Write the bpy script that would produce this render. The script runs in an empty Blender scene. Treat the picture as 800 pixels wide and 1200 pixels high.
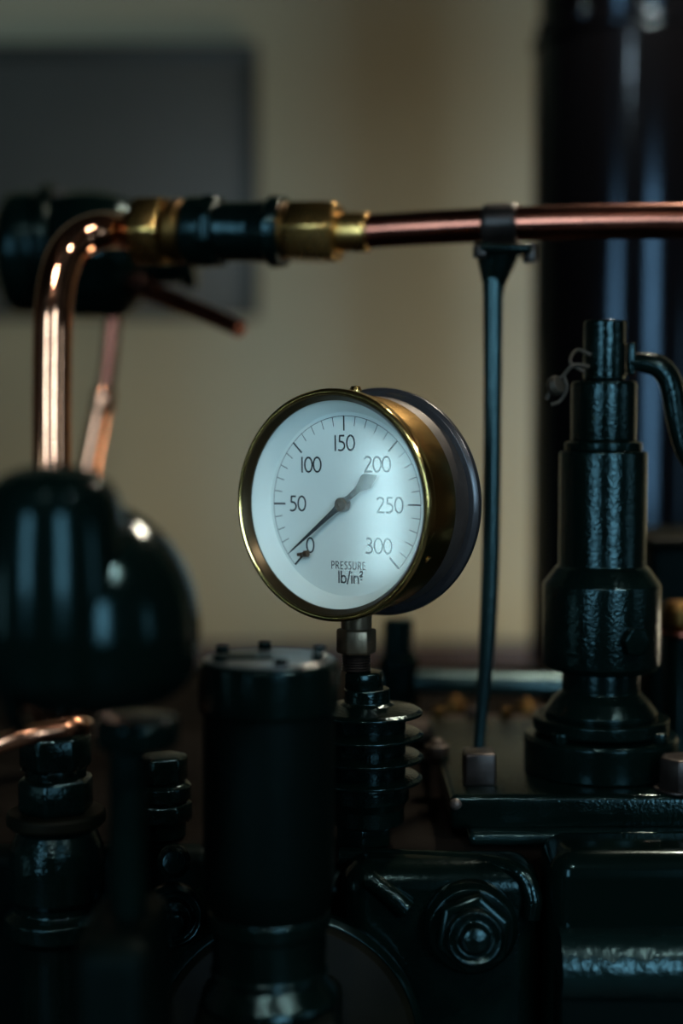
import bpy, bmesh, math, random
from mathutils import Vector, Matrix, Quaternion
random.seed(4)
PI = math.pi
sc = bpy.context.scene
C = sc.collection

# ------------------------------------------------------------------ camera model (800x1200 frame, 50 mm on 36 mm tall sensor)
F_PX = 1200 * 50 / 36.0
CAM_Z = 1.25
PITCH = math.atan(90 / F_PX)
cP, sP = math.cos(PITCH), math.sin(PITCH)

def at(px, py, Y):
    """world point at depth y = Y that sits at picture position px, py"""
    v = -(py - 600) / F_PX
    dy = cP + v * sP
    k = Y / dy
    return Vector(((px - 400) / F_PX * k, Y, CAM_Z + k * (-sP + v * cP)))

def zz(py, Y): return at(400, py, Y).z
def ss(Y): return Y / F_PX

# ------------------------------------------------------------------ materials
def mat(name, base, rough=.4, metal=0.0, coat=0.0, bump=0.0, bscale=60, var=0.0, vscale=12, spec=.5, rvar=0.0, base2=None, coat_rough=.08, bdet=3, tint=None):
    m = bpy.data.materials.new(name); m.use_nodes = True
    nt = m.node_tree; n = nt.nodes; l = nt.links
    p = n['Principled BSDF']
    p.inputs['Base Color'].default_value = (*base, 1)
    p.inputs['Roughness'].default_value = rough
    p.inputs['Metallic'].default_value = metal
    p.inputs['Coat Weight'].default_value = coat
    p.inputs['Coat Roughness'].default_value = coat_rough
    p.inputs['Specular IOR Level'].default_value = spec
    if tint: p.inputs['Specular Tint'].default_value = (*tint, 1)
    tc = n.new('ShaderNodeTexCoord')
    if bump:
        t = n.new('ShaderNodeTexNoise'); t.inputs['Scale'].default_value = bscale; t.inputs['Detail'].default_value = bdet
        l.new(tc.outputs['Object'], t.inputs['Vector'])
        b = n.new('ShaderNodeBump'); b.inputs['Strength'].default_value = bump; b.inputs['Distance'].default_value = .002
        l.new(t.outputs['Fac'], b.inputs['Height']); l.new(b.outputs['Normal'], p.inputs['Normal'])
        if coat: l.new(b.outputs['Normal'], p.inputs['Coat Normal'])
    if var:
        t2 = n.new('ShaderNodeTexNoise'); t2.inputs['Scale'].default_value = vscale; t2.inputs['Detail'].default_value = 5
        l.new(tc.outputs['Object'], t2.inputs['Vector'])
        r = n.new('ShaderNodeValToRGB')
        b2 = base2 or tuple(c * (1 - var) for c in base)
        r.color_ramp.elements[0].position = .35; r.color_ramp.elements[1].position = .65
        r.color_ramp.elements[0].color = (*b2, 1); r.color_ramp.elements[1].color = (*base, 1)
        l.new(t2.outputs['Fac'], r.inputs['Fac']); l.new(r.outputs['Color'], p.inputs['Base Color'])
        if rvar:
            mr = n.new('ShaderNodeMapRange')
            mr.inputs['To Min'].default_value = max(.02, rough - rvar); mr.inputs['To Max'].default_value = rough + rvar
            l.new(t2.outputs['Fac'], mr.inputs['Value']); l.new(mr.outputs['Result'], p.inputs['Roughness'])
    return m

def emit(name, col, strength):
    m = bpy.data.materials.new(name); m.use_nodes = True
    nt = m.node_tree; nt.nodes.clear()
    e = nt.nodes.new('ShaderNodeEmission'); o = nt.nodes.new('ShaderNodeOutputMaterial')
    e.inputs['Color'].default_value = (*col, 1); e.inputs['Strength'].default_value = strength
    nt.links.new(e.outputs[0], o.inputs[0]); return m

M = {}
GREEN = (.0007, .0030, .0024)
M['green'] = mat('green_enamel', GREEN, .20, bump=.16, bscale=220, var=.3, vscale=30, rvar=.08, spec=.12, tint=(.5, .92, 1.0))
M['green_lumpy'] = mat('lumpy_green_enamel', GREEN, .15, bump=.20, bscale=430, var=.3, vscale=40, rvar=.08, spec=.28, bdet=3, tint=(.5, .92, 1.0))
M['green_smooth'] = mat('smooth_green_enamel', (.0006, .0026, .0021), .15, bump=.03, bscale=40, spec=.13, tint=(.5, .92, 1.0))
M['green_dark'] = mat('dark_green_enamel', (.0005, .0017, .0014), .5, bump=.2, bscale=80, spec=.03, tint=(.5, .92, 1.0))
M['green_olive'] = mat('dusty_green_enamel', (.0035, .004, .0022), .5, bump=.25, bscale=60, var=.4, vscale=20, spec=.04)
M['black'] = mat('black_gloss', (.001, .001, .0013), .13, bump=.03, bscale=25, spec=.2, tint=(.5, .75, 1.0))
M['copper'] = mat('copper', (.74, .33, .19), .08, 1, bump=.04, bscale=30, var=.45, vscale=16, rvar=.05)
M['copper_dark'] = mat('tarnished_copper', (.25, .085, .055), .20, 1, bump=.05, bscale=30, var=.45, vscale=16, rvar=.08)
M['brass'] = mat('brass', (.50, .31, .10), .26, 1, bump=.05, bscale=40, var=.4, vscale=20, rvar=.06)
M['brass_band'] = mat('satin_brass', (.50, .29, .075), .22, 1, bump=.03, bscale=60, var=.2, vscale=14, rvar=.06)
M['brass_bright'] = mat('polished_brass', (.62, .44, .16), .14, 1, bump=.02, bscale=40)
M['brass_dull'] = mat('dull_brass', (.09, .05, .015), .42, 1, bump=.1, bscale=60, var=.4, vscale=25)
M['bronze_dark'] = mat('dark_bronze', (.05, .035, .016), .30, .8)
M['green_rod'] = mat('teal_green_enamel', (.0018, .008, .008), .30, bump=.2, bscale=200, spec=.6, var=.3, vscale=40, tint=(.5, .92, 1.0))
M['green_rough'] = mat('coarse_brushed_enamel', (.0016, .006, .0055), .24, bump=.55, bscale=130, spec=.35, var=.3, vscale=40, bdet=4, tint=(.5, .92, 1.0))
M['lid_lit'] = mat('lit_grey_green_paint', (.05, .06, .06), .30, bump=.3, bscale=60, var=.6, vscale=22)  # pale tone paints in the light lying on the pot lid
M['deck_iron'] = mat('oily_dark_iron', (.006, .005, .004), .85, bump=.5, bscale=60, spec=.02, var=.6, vscale=18)
M['nut_metal'] = mat('worn_brown_metal', (.17, .135, .09), .36, .85, bump=.15, bscale=140, var=.4, vscale=60)
M['copper_satin'] = mat('satin_copper', (.74, .33, .19), .24, 1, bump=.04, bscale=30, var=.3, vscale=16)
M['steel'] = mat('grey_steel', (.055, .048, .044), .45, .5, bump=.08, bscale=300, var=.25, vscale=60, rvar=.08)
M['steel_blue'] = mat('painted_steel_ring', (.03, .032, .036), .26, .5, bump=.05, bscale=120)
M['steel_dark'] = mat('dark_worn_steel', (.026, .022, .02), .36, .7, bump=.12, bscale=160, var=.5, vscale=70, rvar=.1)
M['iron'] = mat('rusty_iron', (.035, .022, .014), .55, .5, bump=.3, bscale=120, var=.5, vscale=40)
M['dial'] = mat('white_enamel_dial', (.74, .79, .755), .45, var=.04, vscale=6)
M['ink'] = mat('black_printing', (.012, .014, .016), .6)
M['pointer'] = mat('black_pointer', (.010, .012, .016), .45)
M['hub'] = mat('bronze_hub', (.10, .055, .03), .35, .8)
M['wire'] = mat('lead_and_wire', (.018, .015, .009), .6, .3, bump=.3, bscale=200)
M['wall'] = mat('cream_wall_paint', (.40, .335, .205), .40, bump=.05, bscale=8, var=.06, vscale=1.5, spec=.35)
M['wood'] = mat('brown_wood', (.055, .024, .012), .45, bump=.1, bscale=30, var=.4, vscale=14)
M['floor'] = mat('floor_boards', (.009, .006, .004), .6, bump=.1, bscale=20, var=.4, vscale=5)
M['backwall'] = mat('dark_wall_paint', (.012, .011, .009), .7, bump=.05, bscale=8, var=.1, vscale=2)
M['ceil'] = mat('ceiling_paint', (.016, .015, .012), .8, var=.1, vscale=2)
M['board'] = mat('grey_board', (.09, .085, .07), .5, var=.12, vscale=3, spec=.4)
M['board_frame'] = mat('dark_frame', (.028, .027, .02), .5, bump=.1, bscale=40)
M['frame'] = mat('window_frame_paint', (.10, .09, .07), .5, bump=.05, bscale=20)
M['pane'] = emit('daylight_window', (.50, .78, 1.0), 16.0)
M['pane_side'] = emit('side_daylight_window', (.60, .92, 1.0), 9.0)
M['pane_right'] = emit('right_daylight_window', (.50, .80, 1.0), 3.5)
M['bulb'] = emit('warm_lamp_glass', (1.0, .86, .66), 400.0)
M['bulb_cool'] = emit('white_lamp_glass', (1.0, .95, .86), 650.0)
M['fill_glow'] = emit('wall_fill_glow', (1.0, .86, .64), 14.5)  # glow of the added, unseen lamp that lights the wall
M['shade'] = mat('black_lamp_shade', (.01, .01, .01), .4, bump=.03, bscale=30)

# gauge glass: clear pane that mirrors a little by Fresnel
g = bpy.data.materials.new('gauge_glass'); g.use_nodes = True
nt = g.node_tree; nt.nodes.clear()
o_ = nt.nodes.new('ShaderNodeOutputMaterial'); mx = nt.nodes.new('ShaderNodeMixShader')
tr = nt.nodes.new('ShaderNodeBsdfTransparent'); gl = nt.nodes.new('ShaderNodeBsdfGlossy'); lw = nt.nodes.new('ShaderNodeLayerWeight'); lw.inputs['Blend'].default_value = .5
pw = nt.nodes.new('ShaderNodeMath'); pw.operation = 'POWER'; pw.inputs[1].default_value = 5
fr = nt.nodes.new('ShaderNodeMath'); fr.operation = 'MULTIPLY_ADD'; fr.inputs[1].default_value = .96; fr.inputs[2].default_value = .04
nt.links.new(lw.outputs['Facing'], pw.inputs[0]); nt.links.new(pw.outputs[0], fr.inputs[0])
gl.inputs['Roughness'].default_value = .085
tr.inputs['Color'].default_value = (.97, .99, .985, 1)
nt.links.new(fr.outputs[0], mx.inputs[0]); nt.links.new(tr.outputs[0], mx.inputs[1]); nt.links.new(gl.outputs[0], mx.inputs[2])
nt.links.new(mx.outputs[0], o_.inputs[0]); M['glass'] = g

# ------------------------------------------------------------------ object helpers
def thing(name, label, cat, loc, rotz=0, group=None):
    o = bpy.data.objects.new(name, None); C.objects.link(o)
    o.empty_display_size = .03
    o.location = loc; o.rotation_euler = (0, 0, rotz)
    o['label'] = label; o['category'] = cat
    if group: o['group'] = group
    return o

def root_matrix(o):
    while o.parent is not None: o = o.parent
    return o.matrix_basis.copy()

def obj(name, bm, m, parent=None, label=None, local=False, smooth=40):
    if parent is not None and not local:
        bm.transform(root_matrix(parent).inverted())
    bmesh.ops.recalc_face_normals(bm, faces=bm.faces)
    me = bpy.data.meshes.new(name); bm.to_mesh(me); bm.free()
    if smooth is not None:
        for p in me.polygons: p.use_smooth = True
        me.set_sharp_from_angle(angle=math.radians(smooth))
    me.materials.append(M[m])
    o = bpy.data.objects.new(name, me); C.objects.link(o)
    if parent is not None: o.parent = parent
    if label: o['label'] = label
    return o

def solo(name, bm, m, label, cat, origin, group=None, smooth=40):
    """a thing that is one mesh, its origin at its base"""
    bm.transform(Matrix.Translation(-Vector(origin)))
    o = obj(name, bm, m, None, None, True, smooth)
    o.location = origin; o['label'] = label; o['category'] = cat
    if group: o['group'] = group
    return o

def struct(name, bm, m, smooth=None):
    o = obj(name, bm, m, None, None, True, smooth); o['kind'] = 'structure'; return o

def fillet2(prof, rad, n=4):
    """round the corners of an open polyline (list of 2-D / 3-D points)"""
    P = [Vector(p) for p in prof]
    out = [P[0]]
    for i in range(1, len(P) - 1):
        a, b, c = P[i - 1], P[i], P[i + 1]
        u, w = a - b, c - b
        lu, lw = u.length, w.length
        if lu < 1e-9 or lw < 1e-9: continue
        u /= lu; w /= lw
        ang = math.acos(max(-1, min(1, u.dot(w))))
        if ang > PI - .05: out.append(b); continue
        r_ = rad[i] if isinstance(rad, (list, tuple)) else rad
        t = min(r_ / max(math.tan(ang / 2), 1e-4), .48 * lu, .48 * lw)
        p0, p1 = b + u * t, b + w * t
        for k in range(n + 1):
            s = k / n
            out.append((1 - s) ** 2 * p0 + 2 * s * (1 - s) * b + s * s * p1)
    out.append(P[-1])
    return out

def lathe(prof, seg=48, M4=None, bm=None):
    """revolve (r, z) points about +Z"""
    bm = bm or bmesh.new()
    rings = []
    for p in prof:
        r, z = p[0], p[1]
        if r < 1e-6: rings.append([bm.verts.new((0, 0, z))])
        else: rings.append([bm.verts.new((r * math.cos(2 * PI * k / seg), r * math.sin(2 * PI * k / seg), z)) for k in range(seg)])
    fresh = [v for r in rings for v in r]
    for a, b in zip(rings, rings[1:]):
        for k in range(seg):
            j = (k + 1) % seg
            if len(a) == 1 and len(b) == 1: continue
            if len(a) == 1: bm.faces.new((a[0], b[k], b[j]))
            elif len(b) == 1: bm.faces.new((a[k], a[j], b[0]))
            else: bm.faces.new((a[k], a[j], b[j], b[k]))
    if M4 is not None: bmesh.ops.transform(bm, matrix=M4, verts=fresh)
    return bm

def axis_matrix(p, d):
    """places local +Z along d at p"""
    return Matrix.Translation(p) @ Vector((0, 0, 1)).rotation_difference(Vector(d).normalized()).to_matrix().to_4x4()

def lathe_at(prof, p, d=(0, 0, 1), seg=48, rad=0, bm=None):
    pr = fillet2(prof, rad) if rad else prof
    return lathe(pr, seg, axis_matrix(p, d), bm)

def closed(prof):
    out = list(prof)
    if out[0][0] > 1e-6: out.insert(0, (0, out[0][1]))
    if out[-1][0] > 1e-6: out.append((0, out[-1][1]))
    return out

def px_lathe(cx, Y, prof, rad_px=2, seg=48, bm=None, d=(0, 0, 1)):
    """profile in picture units (radius px, row py), vertical axis at column cx, depth Y"""
    s = ss(Y); base = at(cx, prof[-1][1], Y)
    x = at(cx, 600, Y).x
    pr = closed([(r * s, zz(py, Y)) for r, py in prof])
    pr = fillet2(pr, rad_px * s) if rad_px else pr
    return lathe(pr, seg, Matrix.Translation((x, Y, 0)), bm)

def prism(n, r, z0, z1, p, d=(0, 0, 1), spin=0, bev=.0008, bm=None, chamfer=True):
    """n-sided bar stock with chamfered ends along d from p; r = across-corner radius"""
    bm2 = bmesh.new()
    c = r * .13 if chamfer else 0
    prof = [(0, z0), (r - c, z0), (r, z0 + c * .5), (r, z1 - c * .5), (r - c, z1), (0, z1)] if chamfer else [(0, z0), (r, z0), (r, z1), (0, z1)]
    lathe(prof, n, Matrix.Rotation(spin, 4, 'Z'), bm2)
    es = [e for e in bm2.edges if len(e.link_faces) == 2 and e.calc_face_angle(0) > .2]
    bmesh.ops.bevel(bm2, geom=es, offset=bev, segments=2, affect='EDGES', profile=.5)
    bmesh.ops.transform(bm2, matrix=axis_matrix(p, d), verts=bm2.verts)
    if bm is not None:
        me = bpy.data.meshes.new('t'); bm2.to_mesh(me); bm2.free(); bm.from_mesh(me); bpy.data.meshes.remove(me); return bm
    return bm2

def box(lo, hi, bev=0, seg=3, bm=None):
    bm2 = bmesh.new()
    bmesh.ops.create_cube(bm2, size=1)
    lo, hi = Vector(lo), Vector(hi)
    for v in bm2.verts:
        v.co = Vector((lo[i] + (v.co[i] + .5) * (hi[i] - lo[i]) for i in range(3)))
    if bev: bmesh.ops.bevel(bm2, geom=list(bm2.edges), offset=bev, segments=seg, affect='EDGES', profile=.5)
    if bm is not None:
        me = bpy.data.meshes.new('t'); bm2.to_mesh(me); bm2.free(); bm.from_mesh(me); bpy.data.meshes.remove(me); return bm
    return bm2

def catmull(P, n=8):
    P = [Vector(p) for p in P]
    Q = [2 * P[0] - P[1]] + P + [2 * P[-1] - P[-2]]
    out = []
    for i in range(1, len(Q) - 2):
        a, b, c, d = Q[i - 1:i + 3]
        for k in range(n):
            t = k / n
            out.append(.5 * (2 * b + (c - a) * t + (2 * a - 5 * b + 4 * c - d) * t * t + (-a + 3 * b - 3 * c + d) * t ** 3))
    out.append(P[-1])
    return out

def tube(path, r, seg=24, bm=None, cap=True, flat=1.0, up=None):
    """sweep a circle (flat<1: ellipse) along path; r may be a list"""
    bm = bm or bmesh.new()
    P = [Vector(p) for p in path]
    n = len(P)
    T = [(P[min(i + 1, n - 1)] - P[max(i - 1, 0)]).normalized() for i in range(n)]
    nrm = Vector(up) if up else T[0].orthogonal()
    nrm = (nrm - nrm.dot(T[0]) * T[0]).normalized()
    rings = []
    for i in range(n):
        if i:
            q = T[i - 1].rotation_difference(T[i]); nrm = q @ nrm
            nrm = (nrm - nrm.dot(T[i]) * T[i]).normalized()
        bn = T[i].cross(nrm)
        ri = r[i] if isinstance(r, (list, tuple)) else r
        rings.append([bm.verts.new(P[i] + ri * (math.cos(2 * PI * k / seg) * nrm + flat * math.sin(2 * PI * k / seg) * bn)) for k in range(seg)])
    for a, b in zip(rings, rings[1:]):
        for k in range(seg):
            j = (k + 1) % seg
            bm.faces.new((a[k], a[j], b[j], b[k]))
    if cap:
        bm.faces.new(rings[0][::-1]); bm.faces.new(rings[-1])
    return bm

def torus_arc(c, R, r, ax_u, ax_v, a0, a1, n=40, seg=14, bm=None, cap=True):
    pts = [Vector(c) + R * (math.cos(a0 + (a1 - a0) * k / n) * Vector(ax_u) + math.sin(a0 + (a1 - a0) * k / n) * Vector(ax_v)) for k in range(n + 1)]
    return tube(pts, r, seg, bm, cap)

# ================================================================== THE ROOM
X0, X1, Y0, Y1, ZC = -3.2, 3.4, -3.2, 3.0, 3.5
T = .12
struct('floor', box((X0 - T, Y0 - T, -.1), (X1 + T, Y1 + T, 0)), 'floor')
struct('ceiling', box((X0 - T, Y0 - T, ZC), (X1 + T, Y1 + T, ZC + .1)), 'ceil')
struct('wall_front', box((X0 - T, Y1, 0), (X1 + T, Y1 + T, ZC)), 'wall')
struct('trim_1', box((X0, Y1 - .03, 0), (X1, Y1, zz(752, Y1)), .004), 'wood', 40)

def wall_with_holes(name, axis, c0, c1, a0, a1, holes, m):
    """upright wall, thickness c0..c1 along 'axis', spanning a0..a1, with (lo, hi, z0, z1) openings"""
    bm = bmesh.new()
    xs = sorted({a0, a1} | {h[0] for h in holes} | {h[1] for h in holes})
    zs = sorted({0, ZC} | {h[2] for h in holes} | {h[3] for h in holes})
    for x0, x1 in zip(xs, xs[1:]):
        for z0, z1 in zip(zs, zs[1:]):
            if any(h[0] <= x0 and x1 <= h[1] and h[2] <= z0 and z1 <= h[3] for h in holes): continue
            if axis == 'y': box((x0, c0, z0), (x1, c1, z1), bm=bm)
            else: box((c0, x0, z0), (c1, x1, z1), bm=bm)
    return struct(name, bm, m)

HB = [(-2.75, -1.85, 1.05, 3.05), (1.15, 2.1, 1.05, 3.05)]
HL = [(-.62, -.42, .78, 1.24)]
HR = [(-.75, -.25, 1.0, 2.0)]
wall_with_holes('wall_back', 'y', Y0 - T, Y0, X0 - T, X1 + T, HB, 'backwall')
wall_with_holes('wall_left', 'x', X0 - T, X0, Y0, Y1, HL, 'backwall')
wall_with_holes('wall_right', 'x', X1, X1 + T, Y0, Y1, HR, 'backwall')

def window(name, axis, c, inward, a0, a1, z0, z1, cols, rows, pane, bar=.045):
    def bx(lo, hi, bm):
        if axis == 'y': box((lo[0], lo[1], lo[2]), (hi[0], hi[1], hi[2]), .004, 2, bm)
        else: box((lo[1], lo[0], lo[2]), (hi[1], hi[0], hi[2]), .004, 2, bm)
    bm = bmesh.new()
    d0, d1 = sorted((c - inward * .07, c + inward * .01))
    for k in range(cols + 1):
        x = a0 + (a1 - a0) * k / cols; w = bar if k in (0, cols) else bar * .55
        lo = a0 if k == 0 else (a1 - bar if k == cols else x - w / 2)
        bx((lo, d0, z0), (lo + w, d1, z1), bm)
    for k in range(rows + 1):
        z = z0 + (z1 - z0) * k / rows; w = bar if k in (0, rows) else bar * .55
        lo = z0 if k == 0 else (z1 - bar if k == rows else z - w / 2)
        bx((a0 + .001, d0 + .004, lo), (a1 - .001, d1 - .004, lo + w), bm)
    f = struct(name, bm, 'frame', 40)
    pm = bmesh.new(); y = c - inward * .05
    if axis == 'y': box((a0 + .01, y - .003, z0 + .01), (a1 - .01, y + .003, z1 - .01), bm=pm)
    else: box((y - .003, a0 + .01, z0 + .01), (y + .003, a1 - .01, z1 - .01), bm=pm)
    p = obj('pane', pm, pane, f, local=True, smooth=None); p['kind'] = 'structure'

window('window_1', 'y', Y0, 1, *HB[0], 2, 4, 'pane')
window('window_2', 'y', Y0, 1, *HB[1], 2, 4, 'pane')
window('window_3', 'x', X0, 1, *HL[0], 1, 1, 'pane_side', .02)
window('window_4', 'x', X1, -1, *HR[0], 2, 3, 'pane_right')

def lamp(x, y, z, label, bulb='bulb'):
    t = thing('pendant_lamp', label, 'lamp', (x, y, z), 0, 'pendant lamps')
    obj('cord', tube([(x, y, z + .12), (x, y, ZC)], .004, 8), 'shade', t)
    obj('lamp_shade', lathe_at([(.02, .14), (.03, .12), (.05, .09), (.11, -.04), (.112, -.044), (.106, -.044), (.045, .086), (.0, .11)], (x, y, z)), 'shade', t)
    obj('bulb', lathe_at([(0, -.030), (.025, -.024), (.044, -.004), (.048, .014), (.044, .034), (.025, .06), (.014, .08), (.012, .1), (0, .1)], (x, y, z)), bulb, t)
lamp(.44, 1.5, 2.05, 'black shaded pendant lamp hanging just before the black column')
lamp(-.35, -1.2, 2.95, 'black shaded pendant lamp hanging in the middle of the room', 'bulb_cool')
lamp(1.15, -.5, 2.9, 'black shaded pendant lamp hanging nearer the right-hand wall', 'bulb_cool')

fl = thing('wall_fill_lamp', 'added unseen lamp lighting the wall from right of the black column', 'lamp', (1.3, 2.15, 0))  # put in out of view to brighten the lower right of the wall
obj('base', lathe_at(fillet2(closed([(.14, 0), (.14, .02), (.03, .035), (.012, .05)]), .004), (1.3, 2.15, 0)), 'shade', fl)
obj('pole', lathe_at(closed([(.012, .045), (.012, .48)]), (1.3, 2.15, 0), seg=20), 'shade', fl)
obj('lamp_shade', lathe_at([(.05, .46), (.19, .47), (.205, .49), (.15, .86), (.12, .88), (0, .88)], (1.3, 2.15, 0)), 'fill_glow', fl)

# unseen blocks added out of frame to keep window light off the wall
struct('light_block_left', box((X0, .45, 1.78), (-.42, 1.05, 2.3), .01), 'backwall', 40)
struct('light_block_right', box((.42, .45, 1.98), (X1, 1.05, 2.3), .01), 'backwall', 40)
struct('light_block_upright', box((-1.7, 1.0, 0), (-.85, 1.5, 1.78), .01), 'backwall', 40)

# notice board on the wall
a = at(-60, 50, Y1 - .03); b = at(303, 372, Y1 - .03)
nb = thing('notice_board', 'large plain grey board with dark edging fixed high on the cream wall', 'board', ((a.x + b.x) / 2, Y1, b.z))
obj('panel', box((a.x, Y1 - .022, b.z), (b.x, Y1 - .002, a.z), .002, 2), 'board', nb)
fw = .036
bm = bmesh.new()
box((a.x, Y1 - .032, a.z - fw), (b.x, Y1 - .001, a.z), .004, 2, bm)
box((b.x - fw * .7, Y1 - .0322, b.z), (b.x + .0005, Y1 - .0012, a.z - fw), .004, 2, bm)
box((a.x, Y1 - .0318, b.z), (b.x - fw * .7, Y1 - .0014, b.z + .012), .004, 2, bm)
obj('frame', bm, 'board_frame', nb)

# ================================================================== BIG BLACK COLUMN
YC = 1.9
cx = 735
col = thing('standpipe', 'tall glossy black column pipe with bolted collar standing behind the relief valve', 'pipe', (at(cx, 600, YC).x, YC, 0))
s = ss(YC); xC = at(cx, 600, YC).x
zcol = zz(58, YC)
obj('pipe_body', lathe_at(fillet2(closed([(113 * s, 0), (113 * s, zcol)]), .004), (xC, YC, 0), seg=96), 'black', col)
obj('collar', lathe_at(fillet2(closed([(116 * s, zcol), (116 * s, zcol + 13 * s)]), .004), (xC, YC, 0), seg=96), 'black', col)
obj('upper_pipe', lathe_at(fillet2(closed([(107 * s, zcol + 13 * s), (107 * s, ZC - .25)]), .004), (xC, YC, 0), seg=96), 'black', col)
for k_ in range(10):
    an = 2 * PI * (k_ + .3) / 10
    obj('collar_bolt', prism(6, .012, 0, .012, (xC + 106 * s * math.cos(an), YC + 106 * s * math.sin(an), zcol + 13 * s)), 'black', col)

# ================================================================== ENGINE BED (deck, front blocks, covers)
ZD = zz(1000, .93)                      # deck height
bed = thing('engine_bed', 'dark green cast-iron engine bed carrying the gauge, valve and pots', 'engine', (.08, 1.3, 0))
obj('deck', box((-.62, .944, ZD - .07), (.82, 1.72, ZD), .012), 'deck_iron', bed)
obj('plinth', box((-.58, .99, 0), (.78, 1.68, ZD - .07), .01), 'green_dark', bed)
# arched housing with rounded crest, left part of the front
cA = at(345, 1240, .92)
s9 = ss(.92)
obj('arched_housing', lathe_at(fillet2([(0, 0), (232 * s9, 0), (232 * s9, .075), (205 * s9, .088), (196 * s9, .072), (0, .072)], .006), cA + Vector((0, .085, 0)), (0, -1, 0), seg=128), 'green', bed)
# flat crest running to the right of the arch
p0, p1 = at(395, 1004, .93), at(632, 1016, .90)
obj('front_casting', box((at(400, 1100, .93).x, .895, .30), (at(634, 1100, .9).x, .9425, zz(1014, .895)), .018, 6), 'green', bed)
bm = bmesh.new()
tube(catmull([at(398, 1003, .93), at(470, 1006, .925), at(560, 1010, .915), at(608, 1022, .90), at(624, 1050, .893), at(622, 1075, .893)], 8), .006, 12, bm)
obj('crest_rib', bm, 'green_lumpy', bed)
# right hand block
xr0 = at(644, 1100, .88).x
yb = .875
bm = box((xr0, yb, .30), (.82, .938, zz(1002, yb)), .016, 6)
obj('side_block', bm, 'green_smooth', bed)
zl = zz(1128, yb)
bm = bmesh.new()
tube([(xr0 + .004, yb - .002, zl), (.70, yb - .002, zl - .006)], .023, 32, bm)
obj('rounded_ledge', bm, 'green_rough', bed)
obj('lower_block', box((xr0 + .003, yb - .016, .28), (.80, yb + .02, zl - .003), .004, 3), 'green_dark', bed)
# sloped join piece between arch and boss: short bright edge
obj('boss_web', tube(catmull([at(432, 1030, .897), at(458, 1050, .892), at(477, 1067, .889)], 8), .0065, 12), 'green_lumpy', bed)

# plug with hex face and washer on front casting
cb = at(550, 1082, .8945)
s8 = ss(.885)
pl = thing('hex_plug', 'big dark green hexagon plug on round boss at the front of engine bed', 'plug', cb)
obj('boss', lathe_at(fillet2([(0, 0), (56 * s8, 0), (56 * s8, .010), (50 * s8, .015), (0, .015)], .003), cb, (0, -1, 0), seg=64), 'green', pl)
obj('hex', prism(6, 47 * s8, .015, .032, cb, (0, -1, .12), spin=.35, bev=.0015), 'green_smooth', pl)
obj('plug_head', lathe_at(fillet2([(0, .032), (34 * s8, .032), (34 * s8, .036), (30 * s8, .040), (22 * s8, .037), (18 * s8, .037), (14 * s8, .044), (0, .046)], .001), cb, (0, -1, .10), seg=48), 'green_lumpy', pl)

# round front cover
cc = at(335, 1240, .86)
s86 = ss(.86)
cov = thing('round_cover', 'large round dusty green cover disc at the foot of the engine', 'cover', cc)
obj('cover_disc', lathe_at(fillet2([(0, 0), (163 * s86, 0), (163 * s86, .010), (152 * s86, .017), (60 * s86, .030), (0, .034)], .003), cc + Vector((0, .028, 0)), (0, -1, 0), seg=128), 'green_olive', cov)
obj('cover_rim', lathe_at(fillet2([(150 * s86, 0), (168 * s86, 0), (168 * s86, .008), (160 * s86, .012), (150 * s86, .004)], .001), cc + Vector((0, .026, 0)), (0, -1, 0), seg=128), 'green', cov)

# ================================================================== COVER PLATE on the right with bolts
yp = .955
zt, zb = zz(932, yp), zz(992, yp)
cp = thing('cover_plate', 'thick dark green cover plate under the relief valve held by square and hexagon bolts', 'plate', (.30, 1.05, zb))
xl = at(527, 950, yp).x
obj('plate', box((xl, yp, zb + .011), (.60, 1.22, zt), .005, 4), 'green_lumpy', cp)
obj('plate_flange', box((xl + .012, yp - .012, ZD + .0004), (.60, 1.23, zb + .013), .0045, 4), 'green_rough', cp)
pb = at(562, 928, .985)
sb = ss(.985)
obj('square_bolt', box((pb.x - 19 * sb, .985 - 6 * sb, zt - .001), (pb.x + 19 * sb, .985 + 32 * sb, zz(884, .98)), .0022, 3), 'steel_dark', cp)
pb = at(800, 930, .965)
obj('hex_bolt', prism(6, 27 * sb, 0, 41 * sb, (pb.x, .971, zt - .001), spin=.2, bev=.0012), 'steel_dark', cp)
obj('bolt_washer', lathe_at(fillet2(closed([(32 * sb, 0), (32 * sb, 4 * sb)]), .001), (pb.x, .971, zt - .0005)), 'steel_dark', cp)
pb = at(531, 944, .952)
obj('rivet', lathe_at([(0, 0), (7 * sb, 0), (6 * sb, 3 * sb), (3 * sb, 5 * sb), (0, 5.6 * sb)], (xl + .004, yp + .001, pb.z), (-.3, -1, .3)), 'steel', cp)

# ================================================================== RELIEF VALVE
YV = 1.03; vx = 706
sv = ss(YV); xv = at(vx, 600, YV).x
zbase = zt + .0003
rv = thing('relief_valve', 'tall dark green relief valve with curved lever handle and wired seal', 'valve', (xv, YV, zbase))
def vl(name, prof, m='green_lumpy', rad=2.5, seg=64):
    return obj(name, px_lathe(vx, YV, prof, rad, seg), m, rv)
vl('cap', [(24, 376), (24, 446)], rad=3)
vl('cap_shoulder', [(37, 447), (38, 452), (38, 518)], rad=4)
vl('brass_gasket', [(41, 517), (45, 519), (45, 528), (41, 530)], 'green', 1.5)
vl('bonnet', [(50, 529), (51, 532), (51, 662), (54, 664), (69, 684), (69, 776), (64, 783), (46, 785)], rad=6)
vl('neck', [(46, 784), (46, 808), (56, 818), (66, 832), (66, 840)], 'green', rad=4)
vl('mounting_flange', [(78, 838), (80, 840), (80, 852), (78, 855)], 'green', rad=2)
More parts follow.
